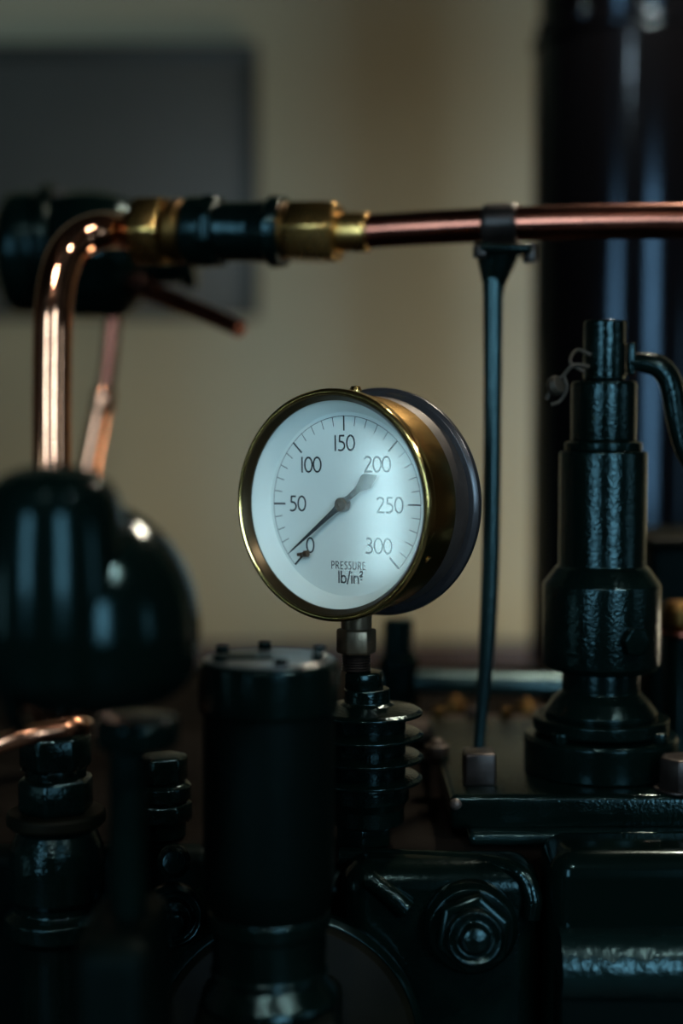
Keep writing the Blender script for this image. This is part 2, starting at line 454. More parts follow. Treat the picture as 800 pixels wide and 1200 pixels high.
obj('pedestal', lathe(fillet2(closed([(88 * sv, zz(858, YV)), (90 * sv, zz(863, YV)), (90 * sv, zbase)]), .002), 72, Matrix.Translation((xv, YV, 0))), 'green', rv)
for k_ in range(4):
    an = PI / 4 + k_ * PI / 2
    obj('flange_bolt', prism(6, 11 * sv, 0, 13 * sv, (xv + 80 * sv * math.cos(an), YV + 80 * sv * math.sin(an), zz(859, YV))), 'green', rv)
# side plug
fy = YV - 69 * sv
az = math.radians(20)
dpl = Vector((math.sin(az), -math.cos(az), 0))
pc = Vector((xv, YV, zz(742, YV))) + dpl * 66 * sv
obj('side_plug', prism(6, 17.5 * sv, 0, 14 * sv, pc, dpl, spin=.2, bev=.0012), 'green', rv)
# lever
zl_ = zz(410, YV)
obj('lever_lug', box((xv + 25 * sv, YV - .010, zz(440, YV)), (xv + 34 * sv, YV + .010, zz(402, YV)), .002, 3), 'green_lumpy', rv)
path = [(28, 424), (45, 425), (62, 430), (74, 444), (80, 466), (84, 492), (90, 520), (99, 545), (112, 568), (128, 585)]
pts = catmull([Vector((xv + x * sv, YV - .004, zz(y, YV))) for x, y in path], 6)
n_ = len(pts)
obj('lever', tube(pts, [sv * (11.5 + 6.5 * math.sin(PI * min(1, i / (n_ * .8))) ** 1.0 - 4 * (i / n_)) for i in range(n_)], 16, flat=.75), 'green_lumpy', rv)
# wire and seal at the left of the cap
wire = bmesh.new()
tube(catmull([at(690, 430, YV - .02), at(672, 428, YV - .022), at(660, 440, YV - .02), at(648, 452, YV - .018), at(640, 468, YV - .018)], 6), 2.4 * sv, 8, wire)
tube(catmull([at(684, 436, YV - .02), at(668, 424, YV - .02), at(676, 410, YV - .012), at(692, 416, YV - .01)], 6), 2.2 * sv, 8, wire)
tube(catmull([at(660, 440, YV - .02), at(664, 455, YV - .02), at(656, 470, YV - .018), at(646, 474, YV - .018)], 6), 2.2 * sv, 8, wire)
obj('seal_wire', wire, 'wire', rv)
obj('lead_seal', lathe_at(fillet2([(0, -.004), (10 * sv, -.004), (12 * sv, 0), (10 * sv, .004), (0, .004)], .001), at(651, 452, YV - .02), (.7, -.7, .3), seg=24), 'wire', rv)

# ================================================================== PRESSURE GAUGE
YG = .952
gc = at(417.5, 590, YG)            # middle of the case
YAW = -math.radians(34)
nut_bottom = zz(786, YG)
GR = thing('pressure_gauge', 'round brass pressure gauge with white dial reading up to 300', 'gauge', (gc.x, YG, nut_bottom), YAW)
H = gc.z - nut_bottom            # dial axis height above the base
mm = .001015
RX = Matrix.Translation((0, 0, H)) @ Matrix.Rotation(PI / 2, 4, 'X')   # local Z -> -Y (towards viewer), Y -> up
def gl_(name, prof, m, parent=GR, seg=160, rad=0.0, smooth=40):
    pr = [(r * mm, z * mm) for r, z in prof]
    if rad: pr = fillet2(pr, rad * mm)
    return obj(name, lathe(pr, seg, RX), m, parent, local=True, smooth=smooth)
FR = 32.5                         # front plane of the rim
case = gl_('brass_case', [(0, 2), (71.3, 2), (71.3, FR - 6), (0, FR - 6)], 'brass_band', rad=.5)
back = gl_('back_case', [(0, -30), (70.9, -30), (70.9, -6.8), (0, -6.8)], 'steel')
gl_('back_flange', [(0, -FR), (74, -FR), (77, -31), (77, -27), (74.5, -24.5), (70, -24.5)], 'steel_blue', rad=1.2)
# rim: bright outer lip, dark sloping inner face
gl_('rim', [(70.5, FR - 9), (74.2, FR - 9), (75, FR - 7.5), (75, FR - 1.6), (74, FR - .3), (72.6, FR), (71.2, FR - .6), (71.2, FR - 8)], 'brass_bright', rad=.6)
gl_('rim_liner', [(71.2, FR - .9), (70.4, FR - 1.0), (67.4, FR - 5.4), (67.4, FR - 7), (71.2, FR - 7)], 'bronze_dark', rad=.2)
DZ = FR - 19                    # dial face plane
# case holds the dial: cut by building the face in front of a dark well
case.data.clear_geometry()
bmc = lathe([(r * mm, z * mm) for r, z in fillet2([(62, -7), (71.3, -7), (71.3, FR - 6), (69.8, FR - 6), (69.8, -6.5), (62, -6.5)], .3)], 160, RX)
bmesh.ops.recalc_face_normals(bmc, faces=bmc.faces); bmc.to_mesh(case.data); bmc.free()
for p in case.data.polygons: p.use_smooth = True
case.data.set_sharp_from_angle(angle=math.radians(40))
bezel = gl_('inner_bezel', [(60.2, DZ - .8), (60.2, DZ + .6), (61, DZ + 1.2), (68.6, FR - 6.6), (69.4, FR - 6.6), (69.4, FR - 8), (61.8, DZ - .8)], 'dial')
dial = gl_('dial', [(0, DZ - 1), (60.4, DZ - 1), (60.4, DZ), (0, DZ)], 'dial')
glass = gl_('glass', [(0, FR - 7.4 + 1.8), (69, FR - 7.4 + 1.8), (69, FR - 7.4), (0, FR - 7.4)], 'glass')

ROLL = math.radians(1.0)
def dpt(u, v, h=.12):
    u, v = u * math.cos(ROLL) - v * math.sin(ROLL), u * math.sin(ROLL) + v * math.cos(ROLL)
    return Vector((u * mm, -(DZ + h) * mm, H + v * mm))

def ribbon(bm, P, w, h=.12, cl=False):
    """flat printed stroke of width w along 2-D points (mm on the dial)"""
    P = [Vector((p[0], p[1])) for p in P]
    n = len(P); L = []; R = []
    for i in range(n):
        a_ = P[(i - 1) % n] if (cl or i) else P[i]
        b_ = P[(i + 1) % n] if (cl or i < n - 1) else P[i]
        t = (b_ - a_)
        if t.length < 1e-9: t = Vector((1, 0))
        t.normalize(); nn = Vector((-t.y, t.x))
        L.append(bm.verts.new(dpt(*(P[i] + nn * w / 2), h))); R.append(bm.verts.new(dpt(*(P[i] - nn * w / 2), h)))
    for i in range(n if cl else n - 1):
        j = (i + 1) % n
        bm.faces.new((L[i], L[j], R[j], R[i]))

def sm(P, n=5): return [(p.x, p.y) for p in catmull([Vector((x, y, 0)) for x, y in P], n)]
def ell(cx_, cy_, rx, ry, a0=0, a1=360, n=28):
    return [(cx_ + rx * math.cos(math.radians(a0 + (a1 - a0) * k / n)), cy_ + ry * math.sin(math.radians(a0 + (a1 - a0) * k / n))) for k in range(n + 1)]
# glyphs: (advance width, list of strokes) in units of the letter height
GL = {
    '0': (.58, [ell(.29, .5, .245, .455)]),
    '1': (.27, [[(.135, 0), (.135, 1)]]),
    '2': (.55, [sm([(.06, .80), (.12, .90), (.24, .955), (.37, .92), (.45, .80), (.43, .66), (.34, .50), (.20, .28), (.06, .05)]), [(.03, .05), (.52, .05)]]),
    '3': (.55, [sm([(.09, .90), (.20, .955), (.33, .92), (.40, .80), (.37, .64), (.28, .56), (.17, .535)]), sm([(.17, .535), (.32, .50), (.43, .39), (.45, .26), (.39, .12), (.26, .045), (.13, .05), (.05, .09)])]),
    '5': (.56, [[(.46, .95), (.155, .95)], [(.16, .99), (.135, .56)], sm([(.135, .56), (.24, .585), (.36, .54), (.45, .42), (.46, .28), (.40, .14), (.28, .055), (.15, .045), (.05, .09)])]),
    'P': (.56, [[(.09, 0), (.09, 1)], [(.09, .95), (.28, .95)] + ell(.28, .72, .18, .23, 90, -90, 12) + [(.09, .49)]]),
    'R': (.62, [[(.09, 0), (.09, 1)], [(.09, .95), (.28, .95)] + ell(.28, .72, .18, .23, 90, -90, 12) + [(.09, .49)], [(.27, .49), (.55, 0)]]),
    'E': (.52, [[(.09, 0), (.09, 1)], [(.09, .95), (.46, .95)], [(.09, .52), (.42, .52)], [(.09, .05), (.46, .05)]]),
    'S': (.52, [sm([(.42, .87), (.32, .95), (.2, .94), (.11, .83), (.13, .68), (.26, .54), (.39, .42), (.42, .25), (.33, .09), (.19, .05), (.06, .12)])]),
    'U': (.68, [[(.10, 1), (.10, .36)] + ell(.33, .3, .23, .25, 180, 360, 14) + [(.56, .36), (.56, 1)]]),
    'l': (.24, [[(.12, 0), (.12, 1)]]),
    'b': (.60, [[(.10, 0), (.10, 1)], ell(.31, .32, .21, .275)]),
    '/': (.34, [[(.03, -.08), (.31, 1.02)]]),
    'i': (.24, [[(.12, 0), (.12, .64)], [(.12, .82), (.12, .95)]]),
    'n': (.56, [[(.09, 0), (.09, .64)], [(.09, .42)] + ell(.29, .38, .19, .21, 160, 0, 12) + [(.48, 0)]]),
    '²': (.40, [sm([(.06, .86), (.12, .96), (.23, .99), (.30, .92), (.27, .80), (.17, .68), (.05, .56)]), [(.04, .57), (.33, .57)], [(.10, .36), (.27, .36)]]),
}
def text(name, s_, cu, cv, h, sw, track=0.0, xs=1.0, label=None):
    bm = bmesh.new()
    W = sum(GL[c][0] for c in s_) * h * xs + track * h * (len(s_) - 1)
    x = cu - W / 2
    for c in s_:
        adv, strokes = GL[c]
        for st in strokes:
            P = [(x + px * h * xs, cv + (py - .5) * h) for px, py in st]
            cl = len(P) > 6 and (Vector(P[0]) - Vector(P[-1])).length < 1e-6
            ribbon(bm, P[:-1] if cl else P, sw * h, cl=cl)
        x += adv * h * xs + track * h
    o = obj(name, bm, 'ink', dial, label=label, local=True, smooth=None)
    return o
DH = 10.5
text('numeral', '0', -28.2, -27.4, 10.5, .118, 0, 1.1)
text('numeral', '50', -38.0, .2, DH, .118, 0, 1.16)
text('numeral', '100', -26.8, 26.0, DH, .118, 0, 1.16)
text('numeral', '150', 0, 40.0, DH, .118, 0, 1.16)
text('numeral', '200', 25.4, 26.0, DH, .118, 0, 1.16)
text('numeral', '250', 34.5, -.2, DH, .118, 0, 1.16)
text('numeral', '300', 25.6, -26.6, DH, .118, 0, 1.16)
text('lettering', 'PRESSURE', 2.0, -40.0, 5.2, .125, .07, 1.04)
text('lettering', 'lb/in²', 3.6, -47.6, 8.2, .135, .0, 1.04)

bm = bmesh.new()
RT = 57.6
ribbon(bm, ell(0, 0, RT, RT, -45, 225, 120), .35)
for k_ in range(31):
    an = math.radians(225 - 9 * k_)
    major = k_ % 5 == 0
    L = 9.6 if major else 6.2
    w = (1.5 if k_ in (0, 30) else 1.15) if major else .5
    ribbon(bm, [(RT * math.cos(an), RT * math.sin(an)), ((RT - L) * math.cos(an), (RT - L) * math.sin(an))], w, .14)
obj('scale_ticks', bm, 'ink', dial, local=True, smooth=None)

# pointer, hub and zero stop
def plate_poly(P, h0, h1):
    bm = bmesh.new()
    lo = [bm.verts.new(dpt(x, y, h0)) for x, y in P]; hi = [bm.verts.new(dpt(x, y, h1)) for x, y in P]
    bm.faces.new(lo[::-1]); bm.faces.new(hi)
    n = len(P)
    for i in range(n): bm.faces.new((lo[i], lo[(i + 1) % n], hi[(i + 1) % n], hi[i]))
    bmesh.ops.triangulate(bm, faces=[f for f in bm.faces if len(f.verts) > 4])
    return bm
ang = math.radians(217.5)
ca, sa = math.cos(ang), math.sin(ang)
def along(t, w): return (t * ca - w * sa, t * sa + w * ca)
shape = [(53.5, .0), (50, .45), (8, 1.75), (0, 3), (-8, 1.7), (-17, 2.2), (-24, 5.6), (-33.5, 1.9), (-27, -4.8), (-24, -5.2), (-17, -2.2), (-8, -1.7), (0, -3), (8, -1.75), (50, -.45)]
pt = obj('pointer', plate_poly([along(t, w) for t, w in shape], 4.0, 4.9), 'pointer', GR, local=True)
gl_('hub', [(0, DZ + .2), (4.6, DZ + .2), (4.6, DZ + 5.5), (4.0, DZ + 6.4), (1.6, DZ + 6.6), (1.4, DZ + 6.1), (0, DZ + 6.1)], 'hub', pt, 40, .2)
bm = lathe_at([(0, 0), (1.5 * mm, 0), (1.5 * mm, 5.2 * mm), (0, 5.6 * mm)], dpt(-32, -34.2, 0), (0, -1, 0), 16)
lathe_at(fillet2([(0, 0), (1.2 * mm, 0), (1.3 * mm, 4.5 * mm), (2.3 * mm, 5.5 * mm), (2.4 * mm, 8.5 * mm), (0, 9.4 * mm)], .0004), dpt(-35.5, -33.6, 4.6), (1, 0, .12), 16, bm=bm)
obj('zero_stop', bm, 'hub', GR, local=True)
# case screws
def screw(phi, z, name='case_screw', m='brass_bright', r=3.2, h=3.2):
    d = Vector((math.cos(phi), 0, math.sin(phi)))
    p = Vector((0, -z * mm, H)) + d * 71.0 * mm
    bm = lathe_at(fillet2([(0, 0), (r * mm, 0), (r * mm, h * .55 * mm), (r * .72 * mm, h * mm), (.4 * mm, h * mm), (0, h * mm)], .0003), p, d, 24)
    return obj(name, bm, m, GR, local=True)
screw(math.radians(90), 1, m='brass_bright', r=4.2, h=6.2)
screw(math.radians(-28), 14, m='brass', r=2.8, h=1.5)
# stem nut and thread
sg = ss(YG)
def zl_g(py): return zz(py, YG) - nut_bottom
obj('stem', lathe_at(fillet2(closed([(18 * sg, zl_g(738)), (18.5 * sg, zl_g(722)), (18.5 * sg, zl_g(712))]), .0005), (0, 0, 0), seg=40), 'nut_metal', GR, local=True)
obj('union_nut', prism(6, 24 * sg, zl_g(765), zl_g(736), (0, 0, 0), spin=math.radians(34 + 2), bev=.0009), 'nut_metal', GR, local=True)
pr = [(0, zl_g(786))]
z0_, z1_ = zl_g(786), zl_g(764); nT = 7
for k_ in range(nT):
    za = z0_ + (z1_ - z0_) * k_ / nT; zb_ = z0_ + (z1_ - z0_) * (k_ + 1) / nT
    pr += [(15.5 * sg, za), (17.5 * sg, (za + zb_) / 2)]
pr += [(15.5 * sg, z1_), (0, z1_)]
obj('thread', lathe_at(pr, (0, 0, 0), seg=40), 'steel_dark', GR, local=True, smooth=20)

# ================================================================== FINNED STEM under the gauge
fx = 430
fs = thing('finned_stem', 'dark green finned cooling stem that carries the pressure gauge', 'fitting', (at(fx, 600, YG).x, YG, ZD))
def fp(name, prof, m='green_lumpy', rad=1.5, cxx=fx): return obj(name, px_lathe(cxx, YG, prof, rad, 56), m, fs)
xf = at(fx, 600, YG).x
obj('top_hex', prism(6, 24 * sg, zz(808, YG), zz(786, YG), (at(427, 600, YG).x, YG, 0), spin=.25, bev=.001), 'green_smooth', fs)
fp('upper_collar', [(26, 806), (27, 808), (27, 822), (34, 826), (36, 832)])
fp('core', [(46, 828), (46, 930), (40, 940), (40, 962)], rad=0)
for k_, y_ in enumerate((831, 857, 883, 908)):
    r_ = (66, 67, 67, 66)[k_]
    fp('fin', [(34, y_ - 6), (r_ - 5, y_ - 1), (r_, y_ + 2), (r_, y_ + 5), (r_ - 6, y_ + 6), (34, y_ + 8)], rad=1.2)
fp('lower_core', [(46, 912), (50, 917), (50, 934), (44, 944), (44, 962)])
obj('base_hex', prism(6, 36 * sg, ZD + .0005, zz(962, YG), (at(427, 600, YG).x, YG, 0), spin=.42, bev=.0012), 'green_smooth', fs)

# ================================================================== COPPER PIPE RUN, SUPPORT ROD
def Yrun(px): return 1.075 + (800 - px) / 615 * .125
def prun(px, py): return at(px, py, Yrun(px))
PR = 20.3 * ss(1.1)
pipe_pts = [prun(980, 259), prun(800, 259), prun(700, 260), prun(600, 262.5), prun(500, 267), prun(425, 271.5), prun(398, 272.5)]
axis_dir = (pipe_pts[-1] - pipe_pts[4]).normalized()
solo('copper_pipe', tube(catmull(pipe_pts, 6), PR, 40), 'copper_dark', 'long horizontal copper pipe crossing in front of the black column', 'pipe', pipe_pts[3] - Vector((0, 0, PR)))
# union: brass nut / green body / brass nut
pu0 = prun(412, 272.0)
ud = (prun(185, 271) - pu0).normalized()
Lpx = (prun(185, 271) - pu0).length / (412 - 185)     # metres per px along the run
def ur(px): return (412 - px) * Lpx
su = ss(1.17)
PU = thing('pipe_union', 'green painted pipe union with brass nuts joining the two copper pipes', 'pipe fitting', pu0 + ud * ur(300) - Vector((0, 0, .03)))
PU_axis = lambda prof, seg=48, rad=.0012: lathe_at(fillet2([(r * su, ur(x)) for x, r in prof], rad), pu0, ud, seg)
obj('brass_sleeve', PU_axis([(432, 0), (432, 21.8), (428, 22.6), (396, 22.6), (396, 0)]), 'brass', PU)
obj('brass_nut', prism(6, 37 * su, ur(398), ur(341), pu0, ud, spin=.3, bev=.0015), 'brass', PU)
obj('nut_collar', PU_axis([(341, 0), (341, 33), (334, 35), (334, 0)]), 'brass_dull', PU)
obj('union_body', PU_axis([(336, 0), (336, 40), (322, 42), (318, 37), (300, 35), (262, 35), (258, 39), (246, 42), (226, 42), (220, 36), (216, 0)]), 'green_lumpy', PU)
obj('lock_ring', prism(8, 44 * su, ur(262), ur(240), pu0, ud, spin=.1, bev=.002), 'green', PU)
obj('brass_nut', prism(6, 45 * su, ur(198), ur(160), pu0, ud, spin=.15, bev=.003), 'brass', PU)
obj('brass_flange', PU_axis([(220, 0), (220, 33), (214, 38), (204, 38), (198, 34), (198, 0)]), 'brass_dull', PU)

# bent copper pipe
ep = [prun(168, 270), prun(140, 270)]
e2 = [at(116, 271, 1.185), at(94, 280, 1.175), at(77, 300, 1.165), at(67, 332, 1.158), at(62.5, 372, 1.152), at(61.5, 420, 1.15), at(61, 470, 1.15), at(61, 520, 1.15), at(61, 600, 1.15), at(61, 700, 1.15)]
zbend = Vector((e2[-1].x, e2[-1].y, ZD + .0015))
path = catmull(ep + e2 + [zbend], 8)
solo('copper_bend', tube(path, 22.8 * ss(1.15), 48), 'copper', 'polished copper pipe bending down from the brass nut behind the green casting', 'pipe', zbend)

# support rod with eye clamp
YR = 1.09
sr = ss(YR)
rb = at(561, 872, YR); rb.z = zt + .0003
rod = thing('support_rod', 'slim dark green rod with forged clamp eye holding up the copper pipe', 'support', rb)
rp = [at(577.5, 300, YR), at(577.5, 345, YR), at(577, 480, YR), at(575, 640, YR), at(571, 745, YR), at(566, 812, YR), at(562, 862, YR), rb]
rr = [12, 11.5, 10.5, 10.5, 10, 8, 7, 7]
cps = catmull(rp, 6); n_ = len(cps)
def lerp_list(A, t):
    i = min(int(t * (len(A) - 1)), len(A) - 2); f = t * (len(A) - 1) - i
    return A[i] * (1 - f) + A[i + 1] * f
obj('rod', tube(cps, [sr * lerp_list(rr, i / (n_ - 1)) for i in range(n_)], 20), 'green_rod', rod)
# forged taper under the pipe
tp = [at(584, 289, YR), at(583, 296, YR), at(581, 312, YR), at(578.5, 334, YR), at(577.5, 352, YR)]
obj('forged_taper', tube(catmull(tp, 6), [sr * lerp_list([29, 27, 21, 13, 11], i / 24) for i in range(25)], 24, flat=.75, up=(1, 0, 0)), 'green_lumpy', rod)
cl = prun(587, 262.5); cl_d = (prun(560, 264) - prun(620, 262)).normalized()
w = 21 * sr
obj('clamp_band', lathe_at(fillet2([(PR * 1.035, -w), (PR * 1.13, -w), (PR * 1.20, -w * .7), (PR * 1.20, w * .7), (PR * 1.13, w), (PR * 1.035, w)], .0008), cl, cl_d, 48), 'steel_dark', rod)
obj('clamp_lug', box(at(556, 300, YR) + Vector((0, -.018, 0)), at(622, 288, YR) + Vector((0, .018, 0)), .004, 4), 'green_lumpy', rod)
obj('clamp_bolt', prism(6, 9 * sr, 0, 22 * sr, at(621, 308, YR - .004), (0, 0, 1), bev=.0008), 'steel_dark', rod)
obj('clamp_bolt', prism(6, 9 * sr, 0, 14 * sr, at(563, 302, YR - .012), (0, 0, 1), bev=.0008), 'steel_dark', rod)

# ================================================================== STOP VALVE behind the bend, thin copper tubes
YB = 1.42
sB = ss(YB)
bc = at(95, 300, YB)
sv_ = thing('stop_valve', 'rounded dark green stop valve body behind the bent copper pipe', 'valve', bc - Vector((0, 0, 76 * sB)))
obj('valve_body', lathe_at(fillet2([(0, -76 * sB), (40 * sB, -74 * sB), (66 * sB, -48 * sB), (74 * sB, -10 * sB), (72 * sB, 26 * sB), (58 * sB, 58 * sB), (30 * sB, 70 * sB), (0, 72 * sB)], .02), at(105, 298, YB), seg=64), 'green_smooth', sv_)
obj('bonnet', lathe_at(fillet2([(0, 0), (72 * sB, 0), (70 * sB, 44 * sB), (44 * sB, 56 * sB), (0, 58 * sB)], .02, 6), at(56, 296, YB), (-1, -.05, 0), seg=64), 'green', sv_)
obj('bonnet_ring', lathe_at(fillet2([(0, -4 * sB), (80 * sB, -4 * sB), (80 * sB, 10 * sB), (0, 10 * sB)], .003), at(62, 297, YB), (-1, -.05, 0), seg=64), 'green', sv_)
obj('side_neck', lathe_at(fillet2([(0, 0), (34 * sB, 0), (34 * sB, 60 * sB), (40 * sB, 64 * sB), (40 * sB, 80 * sB), (0, 80 * sB)], .003), at(150, 300, YB), (1, 0, .02), seg=40), 'green', sv_)
obj('bonnet_screw', lathe_at(fillet2([(0, 0), (8 * sB, 0), (8 * sB, 10 * sB), (5 * sB, 13 * sB), (0, 13 * sB)], .001), at(70, 238, YB - .03), (0, -.3, 1), seg=20), 'steel', sv_)
lv = [at(152, 330, YB - .03), at(178, 342, YB - .06), at(215, 357, YB - .09), at(250, 371, YB - .11), at(282, 386, YB - .13)]
obj('handle', tube(catmull(lv, 6), [sB * lerp_list([13, 11.5, 10.5, 10, 9], i / 24) for i in range(25)], 16), 'copper_dark', sv_, 'thin copper handle sloping down')
# tube dropping from the stop valve
dt = thing('drain_tube', 'slanting copper tube dropping from the dark green stop valve', 'tube', (at(92, 700, YB).x, YB, ZD))
obj('upper_tube', tube(catmull([at(136, 352, YB), at(132, 378, YB), at(128, 420, YB), at(122, 470, YB)], 6), 10 * sB, 20), 'copper_dark', dt)
obj('ferrule', lathe_at(fillet2([(0, -16 * sB), (12 * sB, -16 * sB), (14 * sB, -8 * sB), (14 * sB, 8 * sB), (12 * sB, 16 * sB), (0, 16 * sB)], .002), at(121, 470, YB), (.14, 0, 1), seg=24), 'copper', dt)
obj('lower_tube', tube(catmull([at(121, 465, YB), at(112, 510, YB), at(103, 560, YB), at(96, 640, YB), (at(92, 700, YB).x, YB, zz(720, YB)), (at(92, 700, YB).x, YB, ZD)], 6), 12.5 * sB, 20), 'copper', dt)

# ================================================================== FOREGROUND ROUND CASTING (left)
YDm = .69
sD = ss(YDm)
dcx = 103
db = Vector((at(dcx, 600, YDm).x, YDm, 0))
dm = thing('rounded_casting', 'big glossy dark green domed casting in the left foreground', 'casting', db)
dome = [(0, 586)] + [(131 * math.sqrt(max(0, 1 - ((738 - y) / 152.0) ** 2)), y) for y in (588, 594, 602, 612, 624, 638, 654, 672, 692, 714, 738, 764, 785)] + [(114, 803), (99, 816), (80, 823), (60, 825)]
obj('dome', lathe(fillet2(closed([(r * sD, zz(y, YDm)) for r, y in dome]), .005, 3), 96, Matrix.Translation((db.x, YDm, 0))), 'green_smooth', dm)
hub = [(0, 544), (18, 545), (36, 548), (52, 554), (64, 563), (73, 577), (79, 598), (83, 624), (86, 655), (88, 690), (89, 735), (87, 775), (82, 800)]
obj('top_hub', lathe(fillet2(closed([(r * sD, zz(y, YDm - .02)) for r, y in hub]), .004, 3), 80, Matrix.Translation((at(64, 600, YDm - .02).x, YDm - .024, 0))), 'green_smooth', dm)
obj('parting_rib', torus_arc((at(30, 600, YDm).x, YDm, zz(735, YDm)), 118 * sD, 11 * sD, (0, -1, 0), (0, 0, 1), -1.2, PI + .4, 60, 16), 'green_smooth', dm)
obj('stub_flange', px_lathe(158, YDm + .01, [(46, 840), (50, 846), (50, 868), (44, 876)], 4, 48), 'green_smooth', dm)
obj('stub_pipe', tube([(at(142, 900, YDm).x, YDm + .02, zz(872, YDm)), (at(142, 900, YDm).x, YDm + .02, .55)], 23 * sD, 28), 'green', dm)
obj('pedestal', box((at(90, 1000, YDm).x, YDm - .03, 0), (at(186, 1000, YDm).x, YDm + .06, zz(1085, YDm)), .012), 'green_dark', dm)

# small copper tube poking in from the left
ct0 = at(-150, 945, .80)
ct = [Vector((ct0.x - .03, .80, .0)), Vector((ct0.x - .03, .80, .5)), Vector((ct0.x - .025, .80, ct0.z - .08)), ct0, at(-90, 914, .80), at(-30, 884, .80), at(20, 865, .80), at(60, 856, .805), at(92, 851, .815), at(100, 850, .85)]
solo('copper_feed_tube', tube(catmull(ct, 8), 12 * ss(.8), 24), 'copper_satin', 'thin shiny copper tube entering low at the left edge', 'tube', ct[0])

# ================================================================== FOREGROUND OIL POT with bolted lid
YP = .80
sp = ss(YP); pcx = 314
op = thing('oil_pot', 'dark green cylindrical pot with bolted lid standing in front of the finned stem', 'pot', (at(pcx, 600, YP).x, YP, zz(1170, YP)))
obj('pot_body', px_lathe(pcx, YP, [(78, 832), (78, 1030), (74, 1052), (70, 1066)], 5, 72), 'green_dark', op)
obj('lid', px_lathe(pcx, YP, [(80, 772), (83, 777), (83, 826), (80, 834)], 3, 72), 'green', op)
obj('neck', px_lathe(pcx, YP, [(72, 1064), (72, 1082), (68, 1088), (68, 1130), (72, 1136)], 3, 56), 'green_lumpy', op)
obj('foot', px_lathe(pcx, YP, [(62, 1134), (66, 1142), (80, 1160), (84, 1170)], 4, 56), 'green_lumpy', op)
xp = at(pcx, 600, YP).x
obj('lit_lid_top', px_lathe(pcx, YP, [(74, 769.5), (76, 770.5), (76, 773)], .5, 72), 'lid_lit', op, 'lid top with the light on it painted pale grey')
for an, m_ in ((25, 'green'), (97, 'green'), (150, 'green'), (215, 'green'), (285, 'green'), (335, 'green')):
    a_ = math.radians(an)
    obj('lid_bolt', prism(6, 9 * sp, 0, 8 * sp, (xp + 66 * sp * math.cos(a_), YP + 66 * sp * math.sin(a_), zz(769.6, YP)), spin=a_), m_, op)
obj('lid_bar', box((xp - 50 * sp, YP - 20 * sp, zz(770, YP)), (xp + 6 * sp, YP - 2 * sp, zz(765, YP)), .0015), 'green_lumpy', op)
obj('pot_bracket', box((xp - .042, YP - .042, 0), (xp + .042, .846, zz(1170, YP) - .0004), .01, 4), 'green_dark', bed)

# ================================================================== LEFT CHECK VALVE (lumpy paint)
YL = .885
sl = ss(YL); lx = 62
lvv = thing('check_valve', 'lumpy green check valve with hexagon top below the domed casting', 'valve', (at(lx, 600, YL).x, YL, zz(1240, YL)))
xl_ = at(lx, 600, YL).x
obj('top_hex', prism(6, 43 * sl, zz(900, YL), zz(858, YL), (xl_, YL, 0), spin=.2, bev=.002), 'green_lumpy', lvv)
obj('middle_hex', prism(6, 46 * sl, zz(950, YL), zz(908, YL), (xl_, YL, 0), spin=.45, bev=.002), 'green_lumpy', lvv)
def lvp(name, prof, m='green_lumpy', rad=3): return obj(name, px_lathe(lx, YL, prof, rad, 56), m, lvv)
lvp('collar', [(36, 898), (36, 910)], rad=1)
lvp('flange', [(56, 949), (58, 952), (58, 962), (54, 966)], 'green_olive', 2)
lvp('valve_body', [(40, 964), (47, 972), (55, 990), (57, 1010), (57, 1046), (50, 1054), (50, 1062), (62, 1070), (62, 1088), (50, 1098), (46, 1115), (46, 1240)])
# column and nuts to the right of it
YN = .965
sn = ss(YN); nx = 188
gn = thing('gland_nut', 'small stacked green gland nut between domed casting and pot', 'nut', (at(nx, 600, YN).x, YN, ZD))
xn = at(nx, 600, YN).x
obj('nut', prism(6, 31 * sn, zz(916, YN), zz(884, YN), (xn, YN, 0), spin=.3, bev=.0015), 'green_lumpy', gn)
obj('collar', px_lathe(nx, YN, [(30, 916), (34, 920), (34, 934), (30, 938)], 2), 'green_lumpy', gn)
obj('lower_nut', prism(6, 36 * sn, zz(962, YN), zz(938, YN), (xn, YN, 0), spin=.1, bev=.0015), 'green_lumpy', gn)
obj('sleeve', px_lathe(nx, YN, [(28, 958), (28, 978)], 0), 'green', gn)
# round end plug facing us
pq = at(202, 1070, .90)
sq = ss(.9)
ep_ = thing('end_plug', 'ringed dark green screw plug low between the casting and the pot', 'plug', pq)
obj('plug_ring', lathe_at(fillet2([(0, 0), (38 * sq, 0), (38 * sq, .008), (32 * sq, .013), (28 * sq, .010), (24 * sq, .010), (20 * sq, .016), (0, .016)], .001), pq, (.15, -1, .05), 48), 'green_lumpy', ep_)
obj('plug_screw', prism(6, 13 * sq, .016, .024, pq, (.15, -1, .05), bev=.001), 'green_smooth', ep_)
pq2 = at(204, 1008, .91)
e2_ = thing('end_plug', 'small dark green cap screw just above the ringed screw plug', 'plug', pq2)
obj('cap_screw', lathe_at(fillet2([(0, 0), (20 * sq, 0), (20 * sq, .008), (13 * sq, .014), (0, .015)], .001), pq2, (.1, -1, .2), 40), 'green_lumpy', e2_)
# the upright box these stand on
obj('pump_block', box((-.62, .9365, .02), (at(250, 1000, .93).x, .99, ZD - .0005), .012, 4), 'green_dark', bed)
obj('valve_bracket', box((at(lx, 600, YL).x - .04, .86, 0), (at(lx, 600, YL).x + .04, .935, zz(1240, YL) - .0004), .008, 3), 'green_dark', bed)

